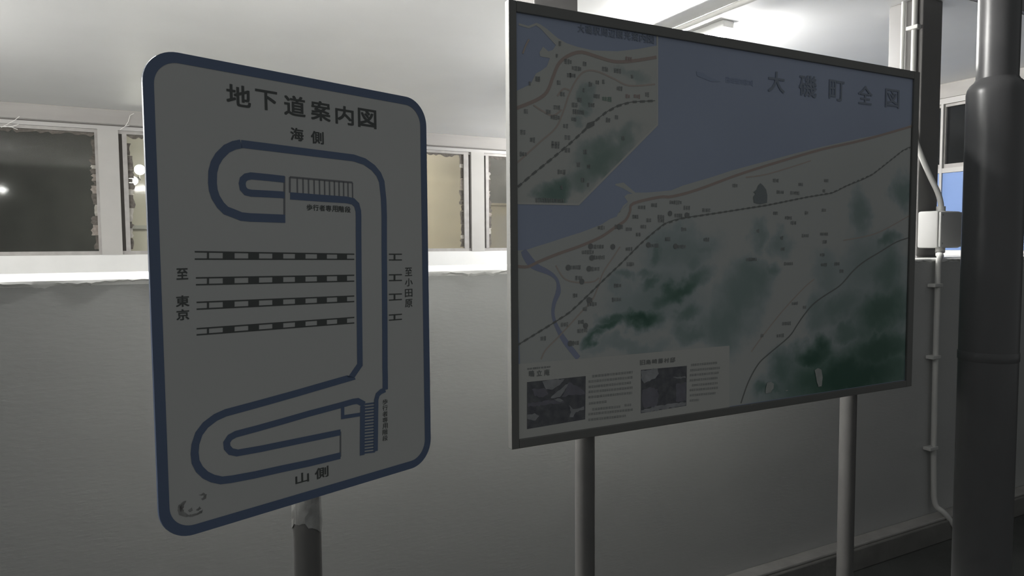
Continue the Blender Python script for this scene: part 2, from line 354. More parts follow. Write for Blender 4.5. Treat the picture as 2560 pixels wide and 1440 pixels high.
ART_TIES=[[[103.5,1593.8],[107.2,1593.7],[106.8,1580.1],[103,1580.1]],[[134.3,1593],[157.6,1592.4],[157.2,1579.1],[133.9,1579.5]],[[186,1591.6],[208.5,1591.1],[208.1,1578.1],[185.6,1578.5]],[[237.6,1590.3],[261.6,1589.7],[261.3,1577],[237.3,1577.5]],[[288.8,1589],[313.2,1588.4],[312.9,1576],[288.4,1576.5]],[[341.2,1587.6],[365.4,1587],[365.1,1575],[340.9,1575.5]],[[391.7,1586.3],[417.1,1585.7],[416.8,1574],[391.4,1574.5]],[[547.4,1583.8],[552.5,1583.7],[552.2,1570],[547.1,1570.1]],[[101.9,1544.7],[105.6,1544.6],[105.2,1531.6],[101.4,1531.7]],[[132.8,1544],[156,1543.5],[155.6,1530.6],[132.4,1531.1]],[[184.5,1542.9],[207,1542.5],[206.6,1529.5],[184.1,1529.9]],[[236.2,1541.9],[260.3,1541.4],[259.9,1528.3],[235.8,1528.8]],[[287.4,1540.8],[311.9,1540.3],[311.5,1527.2],[287.1,1527.7]],[[339.9,1539.7],[364.1,1539.2],[363.8,1526.1],[339.6,1526.6]],[[390.5,1538.7],[415.9,1538.2],[415.6,1524.9],[390.2,1525.5]],[[546.3,1534.8],[551.4,1534.6],[551.1,1520.9],[546,1521.1]],[[100.3,1498.4],[104.1,1498.3],[103.7,1485.4],[99.9,1485.5]],[[131.3,1497.7],[154.6,1497.2],[154.2,1484.3],[130.9,1484.8]],[[183.1,1496.5],[205.6,1496],[205.2,1483.2],[182.7,1483.7]],[[234.9,1495.4],[258.9,1494.8],[258.5,1482.1],[234.5,1482.6]],[[286.1,1494.2],[310.6,1493.6],[310.3,1481],[285.8,1481.5]],[[338.7,1493],[362.9,1492.4],[362.6,1479.9],[338.3,1480.4]],[[389.3,1491.8],[414.8,1491.2],[414.5,1478.8],[389,1479.3]],[[545.3,1488.6],[550.4,1488.3],[550.1,1474.3],[545.1,1474.6]],[[98.7,1448.5],[102.4,1448.4],[102.1,1436.8],[98.3,1436.9]],[[129.7,1447.9],[153,1447.5],[152.6,1435.7],[129.3,1436.2]],[[181.5,1447],[204.1,1446.6],[203.7,1434.7],[181.2,1435.1]],[[233.4,1446],[257.5,1445.6],[257.1,1433.5],[233.1,1434]],[[284.7,1445.1],[309.3,1444.6],[308.9,1432.5],[284.4,1433]],[[337.4,1444.1],[361.6,1443.7],[361.3,1431.4],[337,1431.9]],[[388.1,1443.2],[413.6,1442.7],[413.3,1430.3],[387.8,1430.8]],[[544.3,1439],[549.4,1438.7],[549.1,1426.4],[544,1426.8]]]
ART_TEXT=[["title","地",175.7,1897.8,49.6,41.5],["title","下",233.7,1897.8,47.4,39.5],["title","道",297,1895.2,49.2,41.9],["title","案",358.6,1893.2,47.9,41.9],["title","内",418.6,1891.8,47.5,40.6],["title","図",479,1892.7,50.3,42.6],["sea","海",300.4,1837.2,30.6,26.9],["sea","側",348.7,1835.8,31.2,26.7],["stair","歩",325.7,1686.3,13.8,12.9],["stair","行",341,1686.1,14,13],["stair","者",356.6,1685.9,14.2,13.2],["stair","専",372.4,1685.7,14.4,13.3],["stair","用",388.5,1685.4,14.6,13.4],["stair","階",404.8,1685.2,14.9,13.5],["stair","段",421.4,1684.9,15.1,13.6],["left","至",56,1553.5,21.1,21.1],["left","東",54.9,1502.9,24.4,21.2],["left","京",54.5,1477.5,23.3,20.5],["right","至",591.5,1540.7,21.5,20.1],["right","小",591.9,1515.2,23.4,19.3],["right","田",591,1489.4,22.7,19.3],["right","原",590.5,1464.5,22.7,19.9],["hill","山",292.4,1107.9,32.4,22.6],["hill","側",340.1,1107.8,33.9,24.3],["stair2","歩",514.7,1235.4,15.1,12.7],["stair2","行",514.4,1221,15.1,12.8],["stair2","者",514,1206.5,15.2,12.8],["stair2","専",513.7,1192,15.2,12.8],["stair2","用",513.4,1177.5,15.2,12.8],["stair2","階",513,1163,15.1,12.8],["stair2","段",512.8,1148.5,15.1,12.8]]
ART_EMBLEM=[[[31.8,1111.9],[34.7,1120.8],[44.2,1126.4],[49.5,1125.5],[45.3,1119.2],[42.4,1111.7],[44.8,1104],[52.6,1097.6],[60.7,1096.6],[70.2,1096.7],[80,1100.9],[77,1093.3],[67.3,1091.9],[55.1,1092.1],[43.2,1096.2],[35.4,1102.6]],[[51.5,1106.3],[58.4,1109.9],[60.9,1103.6],[55.4,1101]],[[64.9,1102.4],[73.3,1107.1],[77.3,1103.1],[70.3,1099.5]],[[72.7,1129.8],[81,1131.8],[87.3,1127.2],[86.2,1120.4],[79.8,1118],[76,1121.8],[82.1,1123],[82.3,1127.2],[76.8,1127.3]],[[35.9,1117.6],[40.8,1121.8],[40,1112.3],[38.2,1105.9]]]
ART_LAND=[[951,1590],[986,1600],[1029,1611],[1082,1626],[1135,1640],[1170,1651],[1206,1663],[1238,1680],[1262,1687],[1268,1698],[1295,1718],[1308,1731],[1270,1698],[1287,1721],[1304,1732],[1290,1748],[1303,1756],[1321,1757],[1287,1772],[1256,1781],[1259,1785],[1287,1790],[1332,1761],[1372,1762],[1472,1772],[1520,1789],[1636,1819],[1727,1845],[1821,1868],[2020,1916],[2161,1948],[2388,1995],[2550,2027],[2686,2068],[2672,2078],[2672,1058],[935,1058],[921,1589],[932,1589]]
ART_RIVER=[[[942,1589],[951,1574],[966,1555],[985,1541],[1022,1526],[1044,1512],[1055,1495],[1056,1468],[1043,1439],[1038,1411],[1043,1385],[1058,1355],[1081,1321],[1125,1270]]]
ART_RIVER_W=[17,24,26,20,14,10,10,17,13,11,11,14,18,17]
ART_ROAD=[[[920,1545],[956,1543],[993,1557],[1059,1579],[1135,1601],[1206,1627],[1254,1654],[1295,1677],[1312,1704],[1324,1728],[1425,1750],[1475,1753],[1577,1777],[1758,1833],[1952,1886],[2162,1939],[2389,1987],[2695,2063]]]
ART_ROAD_THIN=[[[998,1277],[1013,1303],[1054,1336],[1096,1372],[1135,1406],[1174,1440],[1198,1486],[1214,1522],[1254,1571],[1275,1597]],[[2134,1475],[2085,1448],[1980,1372],[1887,1293],[1827,1236]],[[2287,1614],[2405,1628],[2508,1650],[2694,1717]],[[1048,1545],[1074,1509],[1112,1495],[1174,1494],[1198,1505]],[[1790,1825],[1886,1839],[2021,1873],[2105,1896]]]
ART_RAIL=[[[920,1323],[1051,1385],[1096,1408],[1158,1454],[1214,1498],[1279,1547],[1350,1604],[1393,1634],[1445,1667],[1512,1685],[1653,1703],[1781,1720],[1894,1735],[2093,1768],[2220,1786],[2298,1814],[2443,1861],[2621,1960],[2689,1982]]]
ART_HIGHWAY=[[[2693,1627],[2598,1607],[2501,1570],[2408,1534],[2344,1499],[2274,1448],[2187,1412],[2128,1383],[2079,1344],[2047,1312],[2007,1274],[1905,1219],[1859,1189],[1814,1132],[1781,1063]]]
ART_MARKS=[[1194,1598,44],[1158,1582,36],[1194,1566,44],[1112,1538,42],[1182,1532,36],[1127,1507,22],[1267,1480,25],[1314,1544,25],[1308,1590,22],[1263,1438,31],[1174,1428,31],[1170,1440,14],[1135,1377,19],[1150,1366,14],[1139,1351,31],[1077,1373,22],[1111,1316,31],[1006,1337,17],[1116,1456,17],[1358,1717,28],[1405,1725,22],[1333,1688,22],[1271,1657,28],[1308,1650,22],[1363,1658,19],[1344,1634,17],[1432,1689,25],[1503,1694,31],[1540,1698,14],[1432,1677,22],[1406,1600,31],[1513,1596,36],[1459,1620,19],[1620,1618,22],[1526,1651,22],[1489,1735,42],[1535,1719,22],[1619,1713,33],[1206,1654,22],[1384,1678,17],[1150,1415,17],[1744,1796,24],[1931,1820,24],[2055,1811,20],[2188,1829,20],[1955,1781,32],[2027,1780,40],[2176,1792,12],[1933,1708,20],[2090,1712,20],[2178,1723,20],[1997,1693,32],[2021,1676,24],[2084,1631,32],[2181,1637,36],[2186,1609,20],[1967,1623,16],[1971,1585,16],[2174,1562,20],[2184,1526,28],[2254,1528,24],[2001,1533,40],[2281,1501,20],[2036,1392,28],[2086,1376,16],[1997,1323,40],[1966,1282,32],[1876,1288,12],[1822,1551,44],[1850,1647,12]]
ART_DOTS=[[1168,1599],[1172,1565],[1090,1538],[1162,1533],[1137,1496],[1271,1657],[1248,1597],[1382,1602],[1490,1597],[1162,1441],[1150,1365],[1096,1316],[1467,1700],[1535,1696]]
ART_INSET=[[922,2026],[968,2049],[985,2080],[1002,2090],[1021,2104],[1031,2128],[1000,2129],[997,2139],[1009,2157],[1026,2146],[1041,2152],[1051,2166],[1002,2205],[987,2212],[964,2201],[931,2205],[933,2211],[962,2207],[988,2219],[1000,2217],[1022,2207],[1056,2187],[1086,2176],[1126,2170],[1178,2167],[1264,2175],[1341,2191],[1411,2210],[1414,1971],[1126,1723],[919,1722]]
ART_INSET_EDGE=[[[1413,2240],[1415,1971],[1126,1721],[919,1720]]]
ART_INSET_ROAD=[[[921,1979],[987,2008],[1021,2034],[1041,2077],[1061,2117],[1096,2144],[1137,2157],[1189,2151],[1242,2144],[1286,2147],[1341,2158],[1410,2175]]]
ART_INSET_ROAD2=[[[924,1831],[1001,1895],[1050,1936],[1075,1984],[1096,2037],[1126,2086],[1157,2107],[1199,2107],[1253,2093],[1308,2079],[1405,2093]],[[964,2171],[954,2154],[944,2130]],[[977,1993],[1006,1979],[1040,1969],[1070,1988]],[[1096,2045],[1075,2047],[1055,2025]]]
ART_INSET_RAIL=[[[926,1765],[976,1804],[1040,1851],[1100,1897],[1157,1944],[1221,1992],[1264,2015],[1314,2031],[1405,2043]]]
ART_STATION=[[1149,1939],[1157,1957],[1181,1965],[1181,1952],[1162,1942]]
ART_INSET_MARKS=[[1106,2088,19],[1221,2118,22],[1194,2077,15],[1215,2081,11],[1272,2067,19],[1131,2021,15],[1055,1993,22],[1026,1978,15],[1050,1965,30],[1111,1964,15],[1083,1943,15],[1090,1911,19],[943,1916,15],[974,1897,15],[943,1856,19],[1070,1812,26],[1050,1892,26],[1047,1883,22],[1231,1971,15],[1261,1982,11],[1376,2059,15],[1060,2063,11],[1073,2032,15],[1121,2109,30],[1149,1874,11],[1126,1836,11],[1162,1832,11],[1070,1768,11],[1141,1792,11],[1162,1779,11],[1147,2050,7],[1168,2069,11],[1173,2010,22],[1091,2125,22],[1147,2125,9],[1056,2137,9],[1066,2172,11],[992,2066,15],[968,2051,9],[953,1974,11],[1096,2087,15],[1090,1875,19],[1264,2118,22],[1189,2037,19],[1286,1922,11],[1319,2107,9],[1029,1730,82],[1126,1986,34],[1116,2005,22]]
ART_INSET_GREEN=[[1226,2032,30]]
ART_INSET_RED=[[1302,2047,15],[1336,2050,21],[1305,2158,22]]
ART_TREE=[[1858,1808],[1871,1800],[1885,1787],[1891,1768],[1890,1743],[1856,1737],[1829,1742],[1825,1761],[1836,1772],[1825,1777],[1840,1785],[1847,1799]]
ART_SCRAPE=[[[1903,1121],[1922,1123],[1936,1115],[1935,1098],[1919,1085],[1896,1085],[1897,1104]],[[2143,1144],[2160,1150],[2179,1143],[2187,1114],[2182,1081],[2165,1081],[2154,1108]],[[1995,1086],[2007,1086],[2007,1083],[1997,1082]]]
ART_INFO=[[922,1270],[1131,1268],[1295,1267],[1725,1264],[1728,1049],[922,1053]]
ART_PHOTO=[[[951,1216],[1150,1215],[1148,1085],[950,1081]],[[1355,1215],[1540,1212],[1539,1082],[1355,1079]]]
ART_PH_LIGHT=[[[1000,1214],[1076,1214],[1060,1198],[1035,1187],[1013,1189],[1006,1203]],[[950,1123],[975,1124],[990,1115],[978,1103],[951,1111]],[[1028,1162],[1060,1161],[1092,1202],[1073,1191],[1053,1180]],[[1038,1158],[1060,1158],[1071,1150],[1060,1147]],[[1092,1134],[1105,1121],[1144,1125],[1144,1115],[1115,1110],[1105,1097],[1092,1099],[1098,1112]],[[1356,1211],[1419,1215],[1425,1198],[1412,1184],[1368,1171],[1358,1183]],[[1480,1181],[1534,1179],[1536,1172],[1499,1174]],[[1356,1089],[1420,1095],[1537,1094],[1538,1085],[1443,1081],[1356,1080]]]
ART_PH_MID=[[[1092,1202],[1115,1190],[1147,1168],[1147,1160],[1099,1163],[1065,1162],[1079,1180]],[[966,1194],[1006,1193],[1022,1175],[1003,1167],[975,1174]],[[952,1155],[1028,1155],[1073,1150],[1073,1143],[954,1145]],[[1360,1151],[1390,1158],[1420,1148],[1425,1123],[1416,1094],[1368,1094],[1359,1116]],[[1495,1158],[1538,1159],[1537,1099],[1496,1099]]]
ART_TEXTLINES=[[[1173,1212],[1324,1211]],[[1160,1197],[1324,1195]],[[1160,1181],[1319,1179]],[[1160,1166],[1324,1163]],[[1159,1150],[1322,1147]],[[1161,1131],[1227,1130]],[[1173,1112],[1278,1109]],[[1159,1099],[1326,1094]],[[1159,1082],[1298,1078]],[[1292,1111],[1319,1110]],[[1557,1213],[1675,1211]],[[1554,1196],[1684,1193]],[[1552,1180],[1682,1177]],[[1552,1163],[1676,1160]],[[1562,1146],[1674,1143]],[[1552,1131],[1676,1127]],[[1553,1114],[1666,1110]],[[1553,1097],[1593,1095]]]
ART_MTEXT=[["title","大",1927,2152,80,70],["title","磯",2082.5,2153.5,89,75],["title","町",2233,2152.5,82,73],["title","全",2391.5,2151,81,68],["title","図",2550,2153,84,70],["inset","大",1135.5,2223.5,23,23],["inset","磯",1162,2223.5,24,23],["inset","駅",1189,2223.5,24,23],["inset","周",1216,2223.5,24,23],["inset","辺",1244,2224,24,24],["inset","観",1271.5,2224.5,25,23],["inset","光",1300,2224.5,24,23],["inset","案",1328.5,2225,25,24],["inset","内",1357.5,2225,25,24],["inset","図",1387,2225,26,24],["info","鴫",966,1239,18,18],["info","立",991,1238.5,18,17],["info","庵",1016,1238,18,18],["info","旧",1361,1238,20,16],["info","島",1384,1237.5,20,15],["info","崎",1408,1237.5,20,15],["info","藤",1432,1237,20,16],["info","村",1456,1236.5,20,15],["info","邸",1480.5,1236,21,16]]
ART_KANA=[[[957,1254],[1025,1253]]]
ART_FADED=[[[1570,2150],[1602,2147],[1620,2138],[1674,2128],[1632,2124],[1573,2136]]]
ART_FADED2=[[[1704,2143],[1810,2131]]]
ART_BLOB=[[1515,1451,154,46,0.43,0.83],[1447,1418,83,38,0.18,0.63],[1360,1367,114,38,-0.03,0.98],[1247,1363,83,27,-0.1,0.73],[1226,1344,71,23,0.18,0.83],[1174,1318,49,20,0.14,0.73],[1402,1484,63,31,0.19,0.63],[1424,1569,45,32,0.46,0.52],[1296,1516,50,23,-0.02,0.42],[1560,1546,64,54,0.51,0.42],[1606,1588,58,25,-0.02,0.37],[1538,1371,65,35,0.36,0.58],[1385,1521,58,21,-0.14,0.47],[1513,1582,201,82,0.1,0.35],[1425,1430,235,116,0.19,0.37],[1318,1287,221,31,-0.01,0.29],[1263,1484,37,37,-0.05,0.27],[1707,1344,154,112,0.09,0.47],[1562,1316,96,43,-0.06,0.47],[2358,1098,480,130,0,1.03],[2142,1200,140,70,-0.04,0.98],[2506,1191,285,101,0.06,0.95],[2520,1334,229,120,0.29,0.85],[2333,1276,132,48,0.13,0.63],[2553,1488,138,125,0.36,0.63],[2607,1386,91,101,-0.03,0.68],[2374,1709,74,96,0.01,0.47],[2548,1613,83,44,0.31,0.63],[1823,1478,123,98,0.06,0.47],[1772,1420,121,120,-0.04,0.47],[1914,1515,48,34,0.21,0.47],[1959,1603,72,45,0,0.37],[1850,1625,46,60,0,0.37],[2202,1485,108,106,0.2,0.32],[1985,1161,99,80,0.15,0.63],[1915,1100,96,34,0.01,0.63],[2155,1335,72,95,0.28,0.42],[2437,1516,224,160,0.32,0.37],[2620,1800,73,74,0.29,0.52],[2276,1364,186,96,0.15,0.52]]
ART_IBLOB=[[1205,1860,124,57,0.5,0.63],[1126,1791,74,47,0.4,0.52],[1039,1758,56,38,0.11,0.78],[1162,2034,33,43,0.24,0.42],[1147,1990,31,26,0.1,0.42],[1264,1916,103,40,0.61,0.47],[1325,2107,70,22,0.23,0.27],[1116,1954,31,22,0.06,0.27]]

# ------------------------------------------------------------------ the shell: floor, parapet, ledge, far hall
FZ = FLOOR_Z
struct('floor', MB().box(-6, 9.5, -4, 11.6, FZ - 0.2, FZ), 'asphalt')
# low wall with a deep ledge
PY, PB, PZ = 2.452, 3.12, 1.512
wall_front = struct('wall_front', MB().box(-4.5, 7.5, PY, PB, FZ, PZ - 0.02), 'stucco')
mb = MB(); mb.box(-4.5, 6.79, PY + 0.004, PB, PZ - 0.02, PZ)
mb.build('ledge_cap', 'ledge', wall_front)
# ragged edge where the ledge paint laps over the wall
mb = MB(); xs = [-2.0 + 0.012 * k for k in range(560)]
h = 0.0; vs = []; fs = []
for k, x in enumerate(xs):
    h = 0.8 * h + random.uniform(-0.006, 0.006)
    dz = 0.018 + h + 0.004 * math.sin(x * 23); dy = 0.006 + 0.003 * math.sin(x * 31) + random.uniform(-0.0015, 0.0015)
    vs += [(x, PY + 0.006, PZ + 0.0015), (x, PY - dy * 0.7, PZ - 0.003), (x, PY - dy, PZ - dz * 0.6), (x, PY + 0.001, PZ - dz)]
    if k:
        a = 4 * (k - 1); b = 4 * k
        fs += [(a + i, b + i, b + i + 1, a + i + 1)[::-1] for i in range(3)]
mb.add(vs, fs); mb.build('ragged_paint_edge', 'ledge', wall_front, True)
# kerb at the foot of the wall
kb = struct('baseboard_front', MB().box(-4.5, 7.5, 2.357, PY, FZ, -0.012, 0.006), 'kerb')
mb = MB(); mb.box(-4.5, 7.5, 2.372, PY - 0.001, -0.012, 0.004, 0.005); mb.build('kerb_cap', 'kerb_highlight', kb)

# ceiling slab over the hall, its front edge just ahead of the columns
CZ = 3.12
struct('ceiling', MB().box(-4.6, 8.0, 2.635, 9.25, CZ, CZ + 0.2), 'ceiling')
struct('trim_1', MB().box(-4.6, 8.0, 2.605, 2.634, CZ + 0.004, CZ + 0.28), 'roof')
# far wall with its window band
FY = 8.88
X0, X1 = -4.5, 6.83
wall_back = struct('wall_back', MB().box(X0, X1, FY, FY + 0.15, FZ, 1.540), 'white_wall')
MB().box(X0, X1, FY - 0.02, FY + 0.15, 2.963, CZ - 0.001).build('beam', 'fascia', wall_back)
MB().box(X0, X1, FY, FY + 0.15, 2.903, 2.963).build('lintel', 'frame_light', wall_back)
MB().box(X0, X1, FY - 0.012, FY + 0.02, 2.944, 2.957).build('shadow_line', 'dark_shade', wall_back)  # dark strip painted in as the shadow line under the beam
opens = [(-2.6, -0.394, 'glass'), (-0.197, 1.694, 'glass'), (1.911, 4.043, 'glass_dirty'), (4.239, 6.275, 'glass_dirty')]
edges = [X0] + [v for o in opens for v in o[:2]] + [X1]
for k in range(0, len(edges), 2):
    MB().box(edges[k], edges[k + 1], FY - 0.006, FY + 0.15, 1.540, 2.903).build('mullion', 'mullion', wall_back)
for i, (a, b, g) in enumerate(opens):
    z0, z1 = 1.5415, 2.902
    fr = struct('window_%d' % (i + 1), MB().box(a, b, FY + 0.02, FY + 0.09, z0, z0 + 0.04), 'frame')
    MB().box(a, b, FY + 0.02, FY + 0.09, z1 - 0.035, z1).build('head_rail', 'frame', fr)
    gapl, gapr = (0.035, 0.0) if i != 2 else (0.0, 0.032)
    MB().box(a + gapl, a + gapl + 0.045, FY + 0.015, FY + 0.085, z0 + 0.04, z1 - 0.035).build('stile', 'frame', fr)
    rw = 0.03 if i != 2 else 0.07
    MB().box(b - gapr - rw, b - gapr, FY + 0.015, FY + 0.085, z0 + 0.04, z1 - 0.035).build('stile', 'frame', fr)
    if gapl: MB().box(a, a + gapl, FY + 0.05, FY + 0.09, z0 + 0.04, z1 - 0.035).build('dark_shade', 'dark_shade', fr)  # dark strip standing in for the recess shadow beside the mullion
    if gapr: MB().box(b - gapr, b, FY + 0.05, FY + 0.09, z0 + 0.04, z1 - 0.035).build('dark_shade', 'dark_shade', fr)  # same recess shadow strip on the right side
    pa, pb = a + gapl + 0.045, b - gapr - rw
    MB().box(pa, pb, FY + 0.045, FY + 0.051, z0 + 0.04, z1 - 0.035).build('pane', g, fr)
    # dried sealant, in broken patches, down the edge of the pane and along its head
    for xx, sgn in (((pb - 0.045), 1), ((pa + 0.045), -1)):
        z = z0 + 0.06; k = 0
        while z < z1 - 0.14:
            hh = random.choice((0.05, 0.08, 0.1, 0.13, 0.17)) * random.uniform(0.8, 1.2); hh = min(hh, z1 - 0.05 - z); w = random.uniform(0.025, 0.06)
            x_a, x_b = (xx + 0.045 - w, xx + 0.045) if sgn > 0 else (xx - 0.045, xx - 0.045 + w)
            n = 5; pts = []
            for q in range(n): pts.append((x_a + random.uniform(-0.014, 0.014) * (sgn > 0), z + hh * q / (n - 1)))
            for q in range(n): pts.append((x_b + random.uniform(-0.014, 0.014) * (sgn < 0), z + hh * (1 - q / (n - 1))))
            m_ = MB(); prism(m_, pts[::-1], FY + 0.041, FY + 0.0449)
            m_.build('sealant_patch', 'patch_dark' if k % 2 == 0 or random.random() < 0.2 else ('patch_light' if random.random() < 0.65 else 'patch_mid'), fr)
            z += hh + 0.004; k += 1
    m_ = MB(); n = 60; top = z1 - 0.036; pts = [(pa + (pb - pa) * q / n, top) for q in range(n + 1)]
    pts += [(pb - (pb - pa) * q / n, top - random.uniform(0.01, 0.05)) for q in range(n + 1)]
    prism(m_, pts, FY + 0.0415, FY + 0.0447)
    m_.build('sealant_bead', 'patch_dark', fr)
# end wall with blue panels under its dark windows
EX = 6.83
EY0 = 2.64
wall_right = struct('wall_right', MB().box(EX, EX + 0.15, EY0, FY + 0.15, FZ, 1.461), 'white_wall')
MB().box(EX - 0.02, EX + 0.15, EY0, FY, 2.984, CZ - 0.001).build('beam', 'fascia', wall_right)
MB().box(EX, EX + 0.15, EY0, FY, 2.930, 2.984).build('lintel', 'frame_light', wall_right)
MB().box(EX - 0.03, EX + 0.15, EY0, FY, 1.463, 1.535).build('sill', 'ledge', wall_right)
for y0, y1 in ((EY0, 3.257), (3.26, 4.082), (4.108, 5.646), (5.649, 7.274), (7.277, FY)):
    MB().box(EX, EX + 0.05, y0, y1, 1.536, 2.273, 0.002).build('blue_panel', 'blue_panel', wall_right)
MB().box(EX - 0.01, EX + 0.12, EY0, FY, 2.275, 2.319).build('mid_rail', 'frame_light', wall_right)
MB().box(EX - 0.012, EX + 0.1, 4.084, 4.107, 1.536, 2.929).build('jamb', 'frame_light', wall_right)
for i, (a, b) in enumerate(((EY0 + 0.01, 4.083), (4.11, 6.40), (6.45, FY - 0.05))):
    fr = struct('window_%d' % (i + 5), MB().box(EX + 0.02, EX + 0.08, a, b, 2.321, 2.36), 'frame')
    MB().box(EX + 0.02, EX + 0.08, a, b, 2.903, 2.928).build('head_rail', 'frame', fr)
    MB().box(EX + 0.02, EX + 0.08, a, a + 0.012, 2.36, 2.903).build('stile', 'frame', fr)
    MB().box(EX + 0.02, EX + 0.08, b - 0.006, b, 2.36, 2.903).build('stile', 'frame', fr)
    MB().box(EX + 0.045, EX + 0.051, a + 0.012, b - 0.006, 2.36, 2.903).build('pane', 'glass_dark', fr)
struct('wall_left', MB().box(-4.65, -4.5, 2.64, FY + 0.15, FZ, CZ - 0.001), 'white_wall')

# beyond the far windows: a beige house wall, a lower garden wall and two globe lamps
bw = thing('house', 'beige rendered house wall seen through the third window from the left', 'house', (2.0, 11.1, FZ))
MB().box(-0.15, 5.12, 11.1, 11.4, FZ, 4.2).build('wall', 'beige', bw)
for k in range(2):
    MB().box(-0.15, 1.7, 11.06, 11.1, 1.88 - 0.37 * k, 1.93 - 0.37 * k).build('trim_strip', 'mullion', bw)
gw = thing('garden_wall', 'low beige garden wall seen through the window beside the map board left edge', 'wall', (6.2, 10.9, FZ))
MB().box(5.16, 9.0, 10.9, 11.1, FZ, 2.31).build('wall', 'beige', gw)
MB().box(5.16, 9.0, 10.87, 11.13, 2.31, 2.35).build('coping', 'beige', gw)
rw = thing('dark_backdrop', 'added dark backdrop outside, seen through the leftmost window', 'wall', (-3.5, 10.9, FZ))
MB().box(-9.0, -0.19, 10.9, 11.2, FZ, 6.0).build('wall', 'asphalt', rw)  # added to block the sky glow and keep the leftmost window dark
rw = thing('dark_backdrop', 'added dark backdrop outside, seen through the windows above the blue panels', 'wall', (9.3, 5.0, FZ))
MB().box(9.2, 9.5, -1.0, 10.7, FZ, 7.0).build('wall', 'asphalt', rw)  # added behind the end windows so that their glass stays dark
for x, z, r, lb in ((0.0, 2.528, 0.058, 'glowing white globe lamp outside the second window, the upper one'),
                    (-0.07, 2.398, 0.048, 'glowing white globe lamp outside the second window, the lower one')):
    g = thing('globe_lamp', lb, 'lamp', (x, 9.35, z), group='globe lamps outside the windows')
    prof = [(max(r * math.sin(math.pi * k / 12), 0.0005), z - r * math.cos(math.pi * k / 12)) for k in range(13)]
    MB().lathe(x, 9.35, prof, 20).build('globe', 'globe', g, True)
    MB().tube([(x, 9.35, z - r + 0.004), (x, 9.35, z - r - 0.03), (x, 9.33, z - r - 0.06), (x - 0.02, FY + 0.149, z - r - 0.06)], 0.008).build('stem', 'dark_shade', g, True)

# ------------------------------------------------------------------ the two roof columns on the ledge
for x0, x1, lb in ((1.548, 1.776, 'square grey painted roof column rising behind the left end of the map board'),
                   (4.305, 4.506, 'square grey painted roof column carrying pipe and junction box, right of map board')):
    c = thing('roof_column', lb, 'column', ((x0 + x1) / 2, 2.832, PZ))
    MB().box(x0, x1, 2.72, 2.944, PZ, CZ, 0.006).build('shaft', 'column', c, False)
    MB().box(x0 - 0.012, x1 + 0.012, 2.708, 2.956, PZ, PZ + 0.012, 0.003).build('base_plate', 'column', c)

# ------------------------------------------------------------------ fluorescent lamps
def fluorescent(name_label, x, y0, y1, zt, tube_mat, along='y', ceil=CZ):
    cy = (y0 + y1) / 2
    t = thing('fluorescent_light', name_label, 'lamp', (x, cy, ceil) if along == 'y' else (cy, x, ceil), 0, 'fluorescent batten lights')
    def bx(a0, a1, b0, b1, c0, c1, bev=0):
        m_ = MB()
        if along == 'y': m_.box(x + a0, x + a1, b0, b1, c0, c1, bev)
        else: m_.box(b0, b1, x + a0, x + a1, c0, c1, bev)
        return m_
    bx(-0.055, 0.045, y0 - 0.02, y1 + 0.02, zt + 0.035, ceil, 0.006).build('body', 'lamp_body', t)
    for q in (y0 + 0.07, y1 - 0.07):
        bx(-0.014, 0.014, q - 0.012, q + 0.012, zt - 0.02, zt + 0.036, 0.003).build('lamp_holder', 'lamp_body', t)
    m_ = MB()
    if along == 'y': m_.tube([(x, y0, zt), (x, y1, zt)], 0.0145, 16)
    else: m_.tube([(y0, x, zt), (y1, x, zt)], 0.0145, 16)
    m_.build('tube', tube_mat, t, True)
    return t
fluorescent('lit fluorescent tube light on the ceiling, peeping over the map board top edge', 3.57, 3.62, 4.90, 3.035, 'tube')
fluorescent('lit fluorescent tube light on the hall ceiling far to the left', -2.8, 4.50, 5.80, 2.70, 'tube_left')
fluorescent('added fill tube light on the ceiling, unseen behind the map board', 5.9, 6.60, 7.80, 2.85, 'fill_back')
fluorescent('added fill tube light on the hall ceiling straight ahead, above the frame', -0.3, 2.7, 3.6, 2.97, 'fill_mid')
for lb_, yy, q0, q1, zz, tm in (('lit fluorescent tube light under the eaves outside the low wall at far left', 2.10, -3.4, -2.2, 2.70, 'tube_eaves'),
                               ('lit fluorescent tube light under the eaves above the guide sign, over the frame', 2.27, -0.1, 1.0, 2.78, 'tube_out')):
    t = fluorescent(lb_, yy, q0, q1, zz, tm, 'x', zz + 0.085)
    for q in (q0 + 0.15, q1 - 0.15):
        MB().tube([(q, yy, zz + 0.083), (q, yy, zz + 0.12), (q, yy + 0.07, 3.2), (q, 2.604, 3.25)], 0.012).build('bracket', 'lamp_body', t, True)
t = fluorescent('added fill tube light outside, under the outer eaves beyond the far windows', 9.5, 0.8, 4.0, 3.12, 'fill_yard', 'x', 3.205)
for q in (1.0, 3.4):
    MB().tube([(q, 9.5, 3.203), (q, 9.5, 3.24), (q, 9.251, 3.24)], 0.012).build('bracket', 'lamp_body', t, True)

cc = thing('ceiling_conduit', 'straight grey conduit along the white ceiling left of the lit tube', 'pipe', (3.34, 3.6, 3.09))
MB().tube([(3.34, 2.64, 3.098), (3.34, 5.6, 3.098)], 0.02).build('tube', 'pipe', cc, True)
for y in (2.8, 4.2, 5.0):
    MB().box(3.308, 3.372, y, y + 0.02, 3.076, 3.1195, 0.003).build('clamp', 'pipe', cc)

